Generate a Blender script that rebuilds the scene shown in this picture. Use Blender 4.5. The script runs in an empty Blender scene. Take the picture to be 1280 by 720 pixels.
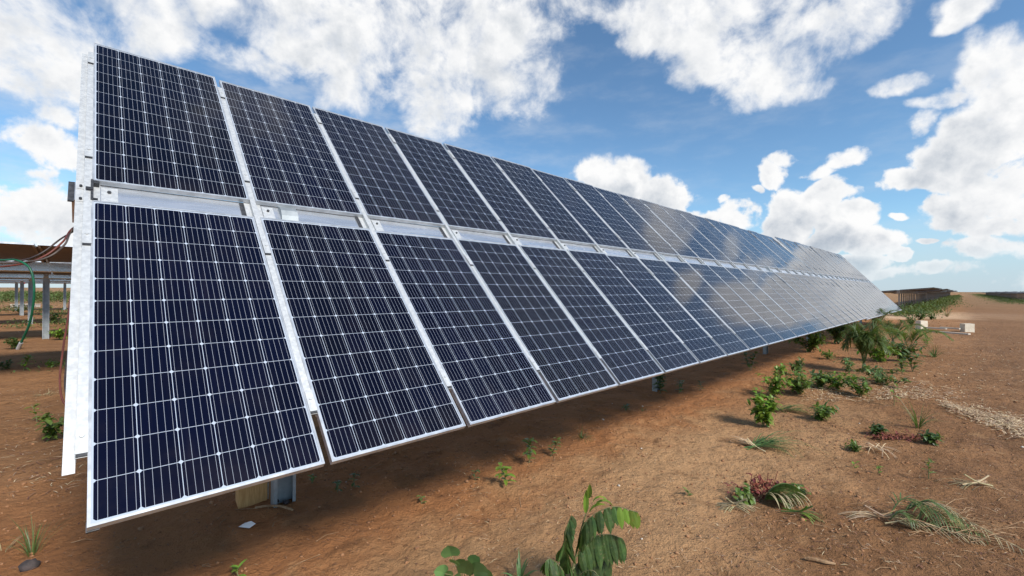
import bpy, math, random
from mathutils import Vector, Matrix
R = math.radians
random.seed(7)
scene = bpy.context.scene
COL = scene.collection

# ------------------------------------------------------------------ camera
CAM_H = 1.74
cam_d = bpy.data.cameras.new('camera')
cam = bpy.data.objects.new('camera', cam_d)
COL.objects.link(cam)
cam.matrix_world = Matrix.Translation((0, 0, CAM_H)) @ Matrix.Rotation(math.pi/2 + .004, 4, 'X') @ Matrix.Rotation(.0048, 4, 'Z')
cam_d.sensor_width = 36
cam_d.lens = 15.27
cam_d.clip_start = .05
cam_d.clip_end = 20000
scene.camera = cam

SUN_AZ, SUN_EL = 136, 42          # degrees clockwise from +Y, degrees up
SUN_STRENGTH = 4.6
SKY_STRENGTH = .15
scene.view_settings.view_transform = 'Standard'
scene.view_settings.look = 'None'
scene.view_settings.gamma = 1
scene.view_settings.exposure = .0
CLOUD_WHITE = 6.6

sun_d = bpy.data.lights.new('sun', 'SUN')
sun_d.energy = SUN_STRENGTH
sun_d.angle = R(14)
sun_d.color = (1, .95, .88)
sun = bpy.data.objects.new('sun', sun_d)
COL.objects.link(sun)
a, e = R(SUN_AZ), R(SUN_EL)
sdir = Vector((math.sin(a)*math.cos(e), math.cos(a)*math.cos(e), math.sin(e)))
sun.rotation_euler = sdir.to_track_quat('Z', 'Y').to_euler()
sun.location = (20, -10, 30)

# ------------------------------------------------------------------ sky with clouds
F = 542.95


def sky_dir(px, py):               # a direction of the sky, as azimuth and elevation in degrees
    dx = px - 640
    return math.degrees(math.atan(dx/F)), math.degrees(math.atan((363-py)/math.hypot(F, dx)))


world = bpy.data.worlds.new('World')
scene.world = world
world.use_nodes = True
wt = world.node_tree
wt.nodes.clear()


class NT:
    def __init__(s, tree): s.t = tree

    def n(s, kind, **kw):
        nd = s.t.nodes.new(kind)
        for k, v in kw.items():
            if k == 'ins':
                for i, val in v.items():
                    if hasattr(val, 'is_linked') or hasattr(val, 'links'):
                        s.t.links.new(val, nd.inputs[i])
                    else:
                        nd.inputs[i].default_value = val
            else:
                setattr(nd, k, v)
        return nd

    def math(s, op, a, b=0.0, c=0.0, clamp=False):
        return s.n('ShaderNodeMath', operation=op, use_clamp=clamp, ins={0: a, 1: b, 2: c}).outputs[0]

    def vmath(s, op, a, b=(0, 0, 0), c=(0, 0, 0)):
        nd = s.n('ShaderNodeVectorMath', operation=op)
        for i, v in enumerate((a, b, c)):
            if i >= len(nd.inputs): break
            if hasattr(v, 'links'): s.t.links.new(v, nd.inputs[i])
            else: nd.inputs[i].default_value = v
        return nd.outputs['Value'] if op in ('DOT_PRODUCT', 'LENGTH') else nd.outputs[0]

    def noise(s, vec, scale, detail=4, rough=.55, dist=0.0, lac=2.0, color=False):
        nd = s.n('ShaderNodeTexNoise', ins={'Vector': vec, 'Scale': scale, 'Detail': detail, 'Roughness': rough, 'Distortion': dist, 'Lacunarity': lac})
        return nd.outputs['Color'] if color else nd.outputs[0]

    def smooth(s, v, lo, hi, a=0.0, b=1.0):
        nd = s.n('ShaderNodeMapRange', interpolation_type='SMOOTHSTEP', ins={'Value': v, 'From Min': lo, 'From Max': hi, 'To Min': a, 'To Max': b})
        return nd.outputs[0]

    def mix(s, f, a, b, kind='RGBA', blend='MIX'):
        nd = s.n('ShaderNodeMix', data_type=kind, blend_type=blend)
        idx = {'RGBA': (0, 6, 7, 2), 'FLOAT': (0, 2, 3, 0)}[kind]
        for i, v in zip(idx, (f, a, b)):
            if hasattr(v, 'links'): s.t.links.new(v, nd.inputs[i])
            else:
                if kind == 'RGBA' and i != 0 and len(v) == 3: v = (*v, 1)
                nd.inputs[i].default_value = v
        return nd.outputs[idx[3]]

    def link(s, a, b): s.t.links.new(a, b)


# puffs of cloud: where in the photograph's sky they stand (converted to azimuth/elevation), half width, half height, weight
PUFFS = [
    (40, 40, 130, 75, 1), (150, 15, 90, 55, .95), (190, 45, 60, 35, .7), (330, 30, 80, 45, .9), (300, 75, 60, 22, .65), (420, 45, 95, 62, 1),
    (520, 30, 120, 60, 1.05), (600, 50, 95, 72, 1.05), (640, 100, 62, 52, 1), (655, 20, 70, 45, .9), (545, 115, 75, 38, .8), (545, 155, 44, 22, .8),
    (450, 110, 60, 30, .6), (60, 100, 90, 40, .8), (35, 180, 80, 26, .75), (70, 205, 60, 22, .75), (20, 275, 95, 42, 1.05), (70, 285, 50, 38, .9), (-60, 270, 130, 60, 1),
    (15, 225, 50, 14, .5), (85, 145, 40, 22, .5),
    (860, 20, 70, 45, .9), (930, 45, 85, 58, 1.05), (960, 85, 78, 40, 1), (1020, 40, 80, 42, 1), (1060, 20, 55, 40, .85), (945, 115, 45, 24, .85), (1000, 112, 42, 15, .55), (800, 5, 50, 26, .6),
    (1200, 5, 50, 20, .7), (1190, 22, 28, 10, .6), (1112, 107, 34, 12, .85), (1168, 125, 38, 13, .75), (1150, 155, 22, 18, .75),
    (1244, 92, 56, 52, 1.05), (1240, 150, 66, 50, 1.1), (1200, 195, 62, 34, 1), (1150, 222, 62, 18, .95), (1240, 225, 82, 40, 1.1), (1200, 258, 62, 24, 1), (1262, 275, 60, 20, .8), (1330, 245, 100, 55, 1.1), (1430, 265, 150, 55, 1.05),
    (1250, 305, 58, 22, .85), (1290, 340, 95, 22, .8), (1210, 335, 50, 12, .5),
    (745, 215, 40, 24, 1), (785, 222, 46, 30, 1.05), (835, 248, 45, 34, 1.05), (812, 268, 50, 30, 1), (900, 250, 16, 8, .7), (918, 268, 34, 26, 1.05), (880, 278, 30, 20, .9),
    (968, 218, 18, 20, .85), (985, 200, 14, 12, .7), (950, 235, 9, 7, .5), (988, 262, 40, 34, 1.1), (968, 285, 34, 22, 1), (1040, 240, 42, 24, 1.05), (1062, 268, 52, 22, 1.1), (1093, 298, 44, 18, 1.05), (1045, 290, 30, 16, .8),
    (1062, 200, 38, 12, .9), (1028, 214, 36, 10, .7), (1005, 302, 34, 13, 1), (1124, 317, 20, 10, .95), (1060, 322, 50, 14, .85), (1133, 268, 16, 5, .7), (1165, 299, 14, 4, .6), (1100, 335, 70, 8, .5), (1170, 333, 45, 8, .55),
    (700, 300, 60, 20, .6), (620, 310, 80, 26, .7), (400, 300, 120, 30, .7),
]


def cloud_group():
    g = bpy.data.node_groups.new('cloud_density', 'ShaderNodeTree')
    g.interface.new_socket('Angles', in_out='INPUT', socket_type='NodeSocketVector')
    g.interface.new_socket('Direction', in_out='INPUT', socket_type='NodeSocketVector')
    g.interface.new_socket('Density', in_out='OUTPUT', socket_type='NodeSocketFloat')
    q = NT(g)
    gi = q.n('NodeGroupInput'); go = q.n('NodeGroupOutput')
    p, d = gi.outputs[0], gi.outputs[1]
    warp = q.noise(d, 4.5, 5, .6, color=True)
    warp = q.vmath('SUBTRACT', warp, (.5, .5, .5))
    warp = q.vmath('MULTIPLY', warp, (9, 5, 0))
    p = q.vmath('ADD', p, warp)
    tot = None
    for px, py, rx, ry, wgt in PUFFS:
        az, el = sky_dir(px, py)
        az1, _ = sky_dir(px + rx, py); az0, _ = sky_dir(px - rx, py)
        _, e1 = sky_dir(px, py - ry); _, e0 = sky_dir(px, py + ry)
        gr = 1.0 if px > 1100 and py < 60 else (1.15 if py < 180 or px < 500 else 1.04)
        ra, re = (az1 - az0)/2*gr, (e1 - e0)/2*gr
        v = q.vmath('MULTIPLY_ADD', p, (1/ra, 1/re, 0), (-az/ra, -el/re, 0))
        dd = q.vmath('DOT_PRODUCT', v, v)
        s = q.math('MULTIPLY_ADD', dd, -wgt, wgt)
        tot = s if tot is None else q.math('MAXIMUM', tot, s)
    # broken cloud cover everywhere the photograph does not look: behind, overhead
    sep = q.n('ShaderNodeSeparateXYZ', ins={0: d})
    x, y, z = sep.outputs[0], sep.outputs[1], sep.outputs[2]
    zz = q.math('ADD', q.math('MAXIMUM', z, 0), .18)
    flat = q.n('ShaderNodeCombineXYZ', ins={0: q.math('DIVIDE', x, zz), 1: q.math('DIVIDE', y, zz), 2: 3.3}).outputs[0]
    gen = q.noise(flat, .85, 3, .5)
    gen = q.math('MULTIPLY_ADD', gen, 5.2, -2.9)
    side = q.math('MULTIPLY', q.smooth(x, .1, .4), q.smooth(z, .25, .36))
    gen = q.math('MULTIPLY_ADD', side, -1.1, gen)
    a = q.n('ShaderNodeSeparateXYZ', ins={0: gi.outputs[0]})
    away = q.math('MAXIMUM', q.smooth(q.math('ABSOLUTE', a.outputs[0]), 50, 62), q.smooth(a.outputs[1], 33, 42))
    gen = q.math('ADD', gen, q.math('MULTIPLY_ADD', away, 3, -3))
    tot = q.math('MAXIMUM', tot, gen)
    tot = q.math('MAXIMUM', tot, -.75)
    tot = q.math('MINIMUM', tot, q.smooth(a.outputs[1], 9, 20, .95, .56))
    f = q.noise(d, 9, 10, .60, dist=.25)
    f2 = q.noise(d, 26, 8, .60)
    f = q.math('MULTIPLY', q.math('SUBTRACT', f, .5), q.smooth(a.outputs[1], 9, 20, 2.6, 3.6))
    f = q.math('MULTIPLY_ADD', q.math('SUBTRACT', f2, .5), q.smooth(a.outputs[1], 9, 20, 1.35, .85), f)
    out = q.math('ADD', tot, f)
    q.link(out, go.inputs[0])
    return g


q = NT(wt)
tc = q.n('ShaderNodeTexCoord').outputs['Generated']
nd = q.n('ShaderNodeVectorMath', operation='NORMALIZE', ins={0: tc}).outputs[0]
sep = q.n('ShaderNodeSeparateXYZ', ins={0: nd})
az = q.math('MULTIPLY', q.math('ARCTAN2', sep.outputs[0], sep.outputs[1]), 57.29578)
el = q.math('MULTIPLY', q.math('ARCSINE', sep.outputs[2]), 57.29578)
ang = q.n('ShaderNodeCombineXYZ', ins={0: az, 1: el, 2: 0.0}).outputs[0]
grp = cloud_group()
c1 = q.n('ShaderNodeGroup', node_tree=grp, ins={0: ang, 1: nd}).outputs[0]
ang2 = q.vmath('ADD', ang, (1.4, 2.3, 0))
nd2 = q.vmath('ADD', nd, (.022, 0, .036))
c2 = q.n('ShaderNodeGroup', node_tree=grp, ins={0: ang2, 1: nd2}).outputs[0]
sky = q.n('ShaderNodeTexSky', sky_type='NISHITA', sun_disc=False, sun_elevation=R(SUN_EL), sun_rotation=R(SUN_AZ), altitude=900, air_density=1.0, dust_density=.35, ozone_density=1.6)
alpha = q.smooth(q.math('ADD', c1, q.smooth(el, 10, 22, 0, .16)), q.smooth(el, 10, 22, .14, -.05), q.smooth(el, 10, 22, .52, 1.05))
alpha = q.math('MULTIPLY', alpha, q.smooth(el, .2, 5.5, .45, 1.0))
body = q.smooth(q.math('MULTIPLY_ADD', c2, .75, q.math('MULTIPLY', c1, .25)), .35, 1.35)
low = q.smooth(el, 22, 8, .40, .62)
r1 = q.noise(nd, 13, 9, .58)
r2 = q.noise(q.vmath('ADD', nd, (.016, -.005, .020)), 13, 9, .58)
relief = q.math('MULTIPLY_ADD', q.math('SUBTRACT', r2, r1), 3.0, .20, clamp=True)
shade = q.math('ADD', q.math('MULTIPLY', body, low), q.math('MULTIPLY', relief, q.smooth(c1, .3, 1.1, .1, .75)), clamp=True)
ccol = q.mix(shade, (CLOUD_WHITE, CLOUD_WHITE, CLOUD_WHITE), (CLOUD_WHITE*.47, CLOUD_WHITE*.53, CLOUD_WHITE*.61))
# thin high veil
veil = q.noise(q.vmath('MULTIPLY', nd, (3, 3, 9)), 2.2, 6, .6)
veil = q.smooth(veil, .42, .75, 0, .42)
veil = q.math('MULTIPLY', veil, q.smooth(az, 14, -16, .35, 1.0))
skyb = q.mix(1.0, sky.outputs[0], (.80, 1.0, 1.06), blend='MULTIPLY')
skyc = q.mix(veil, skyb, (CLOUD_WHITE*.8, CLOUD_WHITE*.83, CLOUD_WHITE*.86))
hz = q.smooth(el, 9, .3, 0, .78)
skyc = q.mix(hz, skyc, (CLOUD_WHITE*.50, CLOUD_WHITE*.615, CLOUD_WHITE*.76))
res = q.mix(alpha, skyc, ccol)
bg = q.n('ShaderNodeBackground', ins={'Color': res, 'Strength': SKY_STRENGTH})
wo = q.n('ShaderNodeOutputWorld')
q.link(bg.outputs[0], wo.inputs[0])

# ------------------------------------------------------------------ helpers


def tag(o, label=None, cat=None, group=None, kind=None):
    if label: o['label'] = label
    if cat: o['category'] = cat
    if group: o['group'] = group
    if kind: o['kind'] = kind
    return o


def empty(name, loc, rz=0, parent=None):
    o = bpy.data.objects.new(name, None)
    COL.objects.link(o)
    o.location = loc
    o.rotation_euler = (0, 0, rz)
    o.empty_display_size = .2
    o.parent = parent
    return o


class MB:
    def __init__(s): s.v = []; s.f = []; s.m = []

    def face(s, pts, mat=0):
        i = len(s.v); s.v += [tuple(p) for p in pts]; s.f.append(tuple(range(i, i+len(pts)))); s.m.append(mat)

    def box(s, x0, x1, y0, y1, z0, z1, mat=0, M=None):
        P = [(x0, y0, z0), (x1, y0, z0), (x1, y1, z0), (x0, y1, z0), (x0, y0, z1), (x1, y0, z1), (x1, y1, z1), (x0, y1, z1)]
        if M is not None: P = [tuple(M @ Vector(p)) for p in P]
        i = len(s.v); s.v += P
        for f in ((0, 3, 2, 1), (4, 5, 6, 7), (0, 1, 5, 4), (1, 2, 6, 5), (2, 3, 7, 6), (3, 0, 4, 7)):
            s.f.append(tuple(i+k for k in f)); s.m.append(mat)

    def tube(s, pts, r, n=8, mat=0, cap=True):
        pts = [Vector(p) for p in pts]
        rr = r if isinstance(r, (list, tuple)) else [r]*len(pts)
        i0 = len(s.v)
        prev = None
        for k, p in enumerate(pts):
            t = (pts[min(k+1, len(pts)-1)] - pts[max(k-1, 0)])
            t = t.normalized() if t.length > 1e-9 else Vector((0, 0, 1))
            ref = prev if prev is not None else (Vector((0, 0, 1)) if abs(t.z) < .9 else Vector((1, 0, 0)))
            a_ = (ref - t*ref.dot(t))
            a_ = a_.normalized() if a_.length > 1e-6 else t.orthogonal().normalized()
            prev = a_
            b_ = t.cross(a_)
            for j in range(n):
                an = 2*math.pi*j/n
                s.v.append(tuple(p + (a_*math.cos(an) + b_*math.sin(an))*rr[k]))
        for k in range(len(pts)-1):
            for j in range(n):
                s.f.append((i0+k*n+j, i0+k*n+(j+1) % n, i0+(k+1)*n+(j+1) % n, i0+(k+1)*n+j)); s.m.append(mat)
        if cap:
            s.f.append(tuple(i0+j for j in reversed(range(n)))); s.m.append(mat)
            s.f.append(tuple(i0+(len(pts)-1)*n+j for j in range(n))); s.m.append(mat)

    def lump(s, c, r, sq=(1, 1, 1), n=6, mat=0, rough=.25, rnd=random):
        i0 = len(s.v)
        rings = n//2
        rz = rnd.random()*6
        s.v.append((c[0], c[1], c[2]+r*sq[2]))
        for a_ in range(1, rings):
            th = math.pi*a_/rings
            for b_ in range(n):
                ph = 2*math.pi*b_/n + rz
                k = r*(1+rnd.uniform(-rough, rough))
                s.v.append((c[0]+k*sq[0]*math.sin(th)*math.cos(ph), c[1]+k*sq[1]*math.sin(th)*math.sin(ph), c[2]+k*sq[2]*math.cos(th)))
        s.v.append((c[0], c[1], c[2]-r*sq[2]))
        last = len(s.v)-1
        for b_ in range(n):
            s.f.append((i0, i0+1+b_, i0+1+(b_+1) % n)); s.m.append(mat)
            for a_ in range(rings-2):
                o_ = i0+1+a_*n
                s.f.append((o_+b_, o_+n+b_, o_+n+(b_+1) % n, o_+(b_+1) % n)); s.m.append(mat)
            o_ = i0+1+(rings-2)*n
            s.f.append((o_+b_, last, o_+(b_+1) % n)); s.m.append(mat)

    def leaf(s, p, d, L, W, droop=.3, n=4, fold=.18, mat=0, up=None, shape=0, twist=0.0):
        """a leaf blade: starts at p towards d, bends down, folded along its midrib"""
        p = Vector(p); d = Vector(d).normalized()
        up = Vector(up) if up is not None else Vector((0, 0, 1))
        side = d.cross(up)
        side = side.normalized() if side.length > 1e-4 else d.orthogonal().normalized()
        if twist: side = Matrix.Rotation(twist, 3, d) @ side
        i0 = len(s.v)
        for k in range(n+1):
            t = k/n
            if shape == 0: w = math.sin(math.pi*min(1, t*.93+.07))**.75     # elliptic
            elif shape == 1: w = (1-t)**.6 * min(1, .35+t*4)                  # grass blade
            else: w = math.sin(math.pi*(t*.9+.1)**.75)**.55                  # round
            w = max(w, .02)*W/2
            nn = side.cross(d).normalized()
            s.v.append(tuple(p - side*w + nn*w*fold)); s.v.append(tuple(p)); s.v.append(tuple(p + side*w + nn*w*fold))
            p = p + d*(L/n)
            d = (d + Vector((0, 0, -1))*droop/n*1.6)
            d.normalize()
            side = (side - d*side.dot(d)).normalized()
        for k in range(n):
            a_ = i0+3*k
            s.f.append((a_, a_+1, a_+4, a_+3)); s.m.append(mat)
            s.f.append((a_+1, a_+2, a_+5, a_+4)); s.m.append(mat)

    def mesh(s, name, mats, smooth=False):
        me = bpy.data.meshes.new(name)
        me.from_pydata(s.v, [], s.f)
        for m in mats: me.materials.append(m)
        me.polygons.foreach_set('material_index', s.m)
        me.polygons.foreach_set('use_smooth', [smooth]*len(s.f))
        me.update()
        return me

    def build(s, name, mats, parent=None, smooth=False, loc=None, rot=None):
        if not isinstance(mats, (list, tuple)): mats = [mats]
        o = bpy.data.objects.new(name, s.mesh(name, mats, smooth))
        COL.objects.link(o)
        o.parent = parent
        if loc is not None: o.location = loc
        if rot is not None: o.rotation_euler = rot
        return o


def inst(o, parent, loc=None, rot=None):
    c = o.copy(); COL.objects.link(c); c.parent = parent
    if loc is not None: c.location = loc
    if rot is not None: c.rotation_euler = rot
    return c


def copy_tree(o, parent=None):
    c = o.copy(); COL.objects.link(c); c.parent = parent
    for ch in list(o.children):
        d = ch.copy(); COL.objects.link(d); d.parent = c
        for g_ in list(ch.children):
            e_ = g_.copy(); COL.objects.link(e_); e_.parent = d
    return c


# ------------------------------------------------------------------ relief of the ground
def _h(ix, iy, s):
    n = (ix*374761393 + iy*668265263 + s*1442695041) & 0xffffffff
    n = ((n ^ (n >> 13))*1274126177) & 0xffffffff
    return ((n ^ (n >> 16)) & 0xffff)/65535.0


def vnoise(x, y, s=0):
    ix, iy = math.floor(x), math.floor(y)
    fx, fy = x-ix, y-iy
    fx = fx*fx*(3-2*fx); fy = fy*fy*(3-2*fy)
    a_ = _h(ix, iy, s); b_ = _h(ix+1, iy, s); c_ = _h(ix, iy+1, s); d_ = _h(ix+1, iy+1, s)
    return (a_+(b_-a_)*fx)*(1-fy) + (c_+(d_-c_)*fx)*fy - .5


YAW = .8058
UX, UY = math.sin(YAW), math.cos(YAW)           # direction of the rows


def ground_z(x, y):
    r = math.hypot(x, y)
    k = 1 if r < 14 else max(.0, 1-(r-14)/60)
    u = x*UX + y*UY; w = -x*UY + y*UX
    h = .075*vnoise(x*.35, y*.35, 1)*(1 if r < 60 else .3)
    if k > 0:
        h += k*(.05*vnoise(u*.45, w*2.4, 2) + .03*vnoise(x*2.1, y*2.1, 3))
        if r < 16:
            m_ = .3+2.8*abs(vnoise(x*.8, y*.8, 8))
            h += .022*vnoise(u*3.2, w*8, 4) + .026*vnoise(x*8, y*8, 5)*m_ + .012*vnoise(x*19, y*19, 6)*m_
            for wc in (-.75, -2.35):          # two old wheel ruts beside the row
                q_ = abs(w-wc-.12*vnoise(u*.5, 3.3, 9)-.02)
                if q_ < .22: h -= .028*(1-(q_/.22)**2)*(1+.8*vnoise(u*7, w*2, 10))
                elif q_ < .34: h += .014*(1-((q_-.28)/.06)**2)
    return h


def G(px, py):                                   # where the photograph's point lies on the ground
    Y = F*CAM_H/(py - (362 + .0048*(px-640)))
    return (px-640)/F*Y, Y


def W3(px, py, Y):
    return Vector(((px-640)/F*Y, Y, CAM_H-(py-(362+.0048*(px-640)))/F*Y))


# ------------------------------------------------------------------ materials
def new_mat(name):
    m = bpy.data.materials.new(name)
    m.use_nodes = True
    t = m.node_tree
    t.nodes.clear()
    q = NT(t)
    out = q.n('ShaderNodeOutputMaterial')
    return m, q, out


def principled(q, out, **ins):
    b = q.n('ShaderNodeBsdfPrincipled')
    for k, v in ins.items():
        k = k.replace('_', ' ')
        if hasattr(v, 'links'): q.link(v, b.inputs[k])
        else: b.inputs[k].default_value = (*v, 1) if isinstance(v, tuple) and len(v) == 3 and 'Color' in k else v
    q.link(b.outputs[0], out.inputs[0])
    return b


def simple_mat(name, c1, c2, scale=8, rough=.7, metal=0.0, bump=.0, bscale=60, detail=5, stretch=None):
    m, q, out = new_mat(name)
    v = q.n('ShaderNodeTexCoord').outputs['Object']
    if stretch: v = q.vmath('MULTIPLY', v, stretch)
    n_ = q.noise(v, scale, detail, .6)
    col = q.mix(q.smooth(n_, .33, .67), c1, c2)
    rg = q.math('MULTIPLY_ADD', n_, .25, rough-.12)
    b = principled(q, out, Base_Color=col, Roughness=rg, Metallic=metal)
    if bump:
        bn = q.n('ShaderNodeBump', ins={'Height': q.noise(v, bscale, 4, .6), 'Strength': bump, 'Distance': .01})
        q.link(bn.outputs[0], b.inputs['Normal'])
    return m


def leaf_mat(name, c1, c2, c3=None, trans=.35, rough=.45, scale=14):
    m, q, out = new_mat(name)
    v = q.n('ShaderNodeTexCoord').outputs['Object']
    n_ = q.noise(v, scale, 3, .6)
    col = q.mix(q.smooth(n_, .3, .7), c1, c2)
    if c3:
        col = q.mix(q.smooth(q.noise(v, scale*2.3, 2, .5), .62, .72), col, c3)
    isl = q.n('ShaderNodeNewGeometry').outputs['Random Per Island']
    hsv = q.n('ShaderNodeHueSaturation', ins={'Hue': q.math('MULTIPLY_ADD', isl, .04, .462), 'Saturation': 1.0, 'Value': q.math('MULTIPLY_ADD', isl, .9, .6), 'Color': col})
    b = q.n('ShaderNodeBsdfPrincipled', ins={'Base Color': hsv.outputs[0], 'Roughness': rough})
    tcol = q.mix(.5, hsv.outputs[0], (.35, .5, .06), blend='MIX')
    tr = q.n('ShaderNodeBsdfTranslucent', ins={'Color': tcol})
    mx = q.n('ShaderNodeMixShader', ins={0: trans*.7})
    q.link(b.outputs[0], mx.inputs[1]); q.link(tr.outputs[0], mx.inputs[2])
    q.link(mx.outputs[0], out.inputs[0])
    return m


def ground_material():
    m, q, out = new_mat('red_soil')
    v = q.n('ShaderNodeTexCoord').outputs['Object']
    sep = q.n('ShaderNodeSeparateXYZ', ins={0: v})
    x, y = sep.outputs[0], sep.outputs[1]
    u = q.math('ADD', q.math('MULTIPLY', x, UX), q.math('MULTIPLY', y, UY))
    w = q.math('ADD', q.math('MULTIPLY', x, -UY), q.math('MULTIPLY', y, UX))
    rv = q.n('ShaderNodeCombineXYZ', ins={0: q.math('MULTIPLY', u, .3), 1: q.math('MULTIPLY', w, 1.5), 2: 0.0}).outputs[0]
    big = q.noise(v, .22, 4, .55)
    mid = q.noise(v, 1.1, 6, .6)
    rows = q.noise(rv, 1.0, 6, .62)
    fine = q.noise(v, 16, 8, .7)
    grit = q.noise(v, 90, 4, .7)
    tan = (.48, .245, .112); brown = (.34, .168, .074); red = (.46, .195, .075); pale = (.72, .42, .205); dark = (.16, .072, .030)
    # disturbed red earth along the row of posts (w 1.6 .. 4.6), its colour lightened to lift the table's shade; trodden tan soil in front of it
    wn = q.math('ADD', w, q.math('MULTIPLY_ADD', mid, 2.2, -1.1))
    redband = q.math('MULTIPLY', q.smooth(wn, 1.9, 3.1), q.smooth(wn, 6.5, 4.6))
    col = q.mix(q.smooth(q.math('ADD', q.math('MULTIPLY', big, .6), q.math('MULTIPLY', mid, .4)), .38, .62), brown, tan)
    col = q.mix(q.smooth(rows, .42, .64, 0, .55), col, brown)
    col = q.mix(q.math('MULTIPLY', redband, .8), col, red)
    # pale dusty track running beside the row, and the graded track that crosses behind
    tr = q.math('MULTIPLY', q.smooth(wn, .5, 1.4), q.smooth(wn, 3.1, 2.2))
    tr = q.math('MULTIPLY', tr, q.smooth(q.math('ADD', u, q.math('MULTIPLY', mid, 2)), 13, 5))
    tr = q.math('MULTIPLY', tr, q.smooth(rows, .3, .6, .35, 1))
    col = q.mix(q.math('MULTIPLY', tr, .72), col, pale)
    yn = q.math('ADD', y, q.math('MULTIPLY_ADD', q.noise(v, .5, 4, .6), 5, -2.5))
    tr2 = q.math('MULTIPLY', q.math('MULTIPLY', q.smooth(yn, 26, 30), q.smooth(yn, 41, 36)), q.smooth(q.math('ADD', x, q.math('MULTIPLY', big, 16)), 54, 34))
    tr2 = q.math('MULTIPLY', tr2, q.smooth(x, 4, 14))
    col = q.mix(q.math('MULTIPLY', tr2, .85), col, (.86, .58, .36))
    # duller, browner soil on the far right of the clearing, darkened to soften sun-to-shade contrast
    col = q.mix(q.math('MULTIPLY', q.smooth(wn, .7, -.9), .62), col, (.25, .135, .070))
    far = q.smooth(q.vmath('LENGTH', v), 40, 110)
    col = q.mix(q.math('MULTIPLY', far, .6), col, (.30, .19, .10))
    # fine mottling, crumbs, damp flecks
    patch = q.noise(v, 3.2, 6, .65)
    col = q.mix(q.smooth(patch, .46, .30, 0, .55), col, dark)
    col = q.mix(q.smooth(patch, .56, .74, 0, .35), col, pale)
    col = q.mix(q.smooth(fine, .42, .30, 0, .7), col, dark)
    col = q.mix(q.smooth(fine, .58, .74, 0, .45), col, pale)
    col = q.mix(q.smooth(grit, .36, .22, 0, .7), col, (.08, .04, .02))
    col = q.mix(q.smooth(grit, .66, .80, 0, .6), col, (.55, .38, .25))
    b = principled(q, out, Base_Color=col, Roughness=.95)
    b.inputs['Specular IOR Level'].default_value = .15
    h = q.math('ADD', q.math('MULTIPLY', fine, 1.0), q.math('MULTIPLY', grit, .28))
    h = q.math('ADD', h, q.math('MULTIPLY', rows, 1.2))
    h = q.math('ADD', h, q.math('MULTIPLY', q.noise(v, 5, 6, .65), 1.6))
    bn = q.n('ShaderNodeBump', ins={'Height': h, 'Strength': 1.0, 'Distance': .08})
    q.link(bn.outputs[0], b.inputs['Normal'])
    return m


# the module: two across the table's slope
MOD_P = .890; GAP = .196; MOD_L = 1.96; MOD_W = MOD_P - .036
HALF = MOD_L + GAP/2


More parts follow.
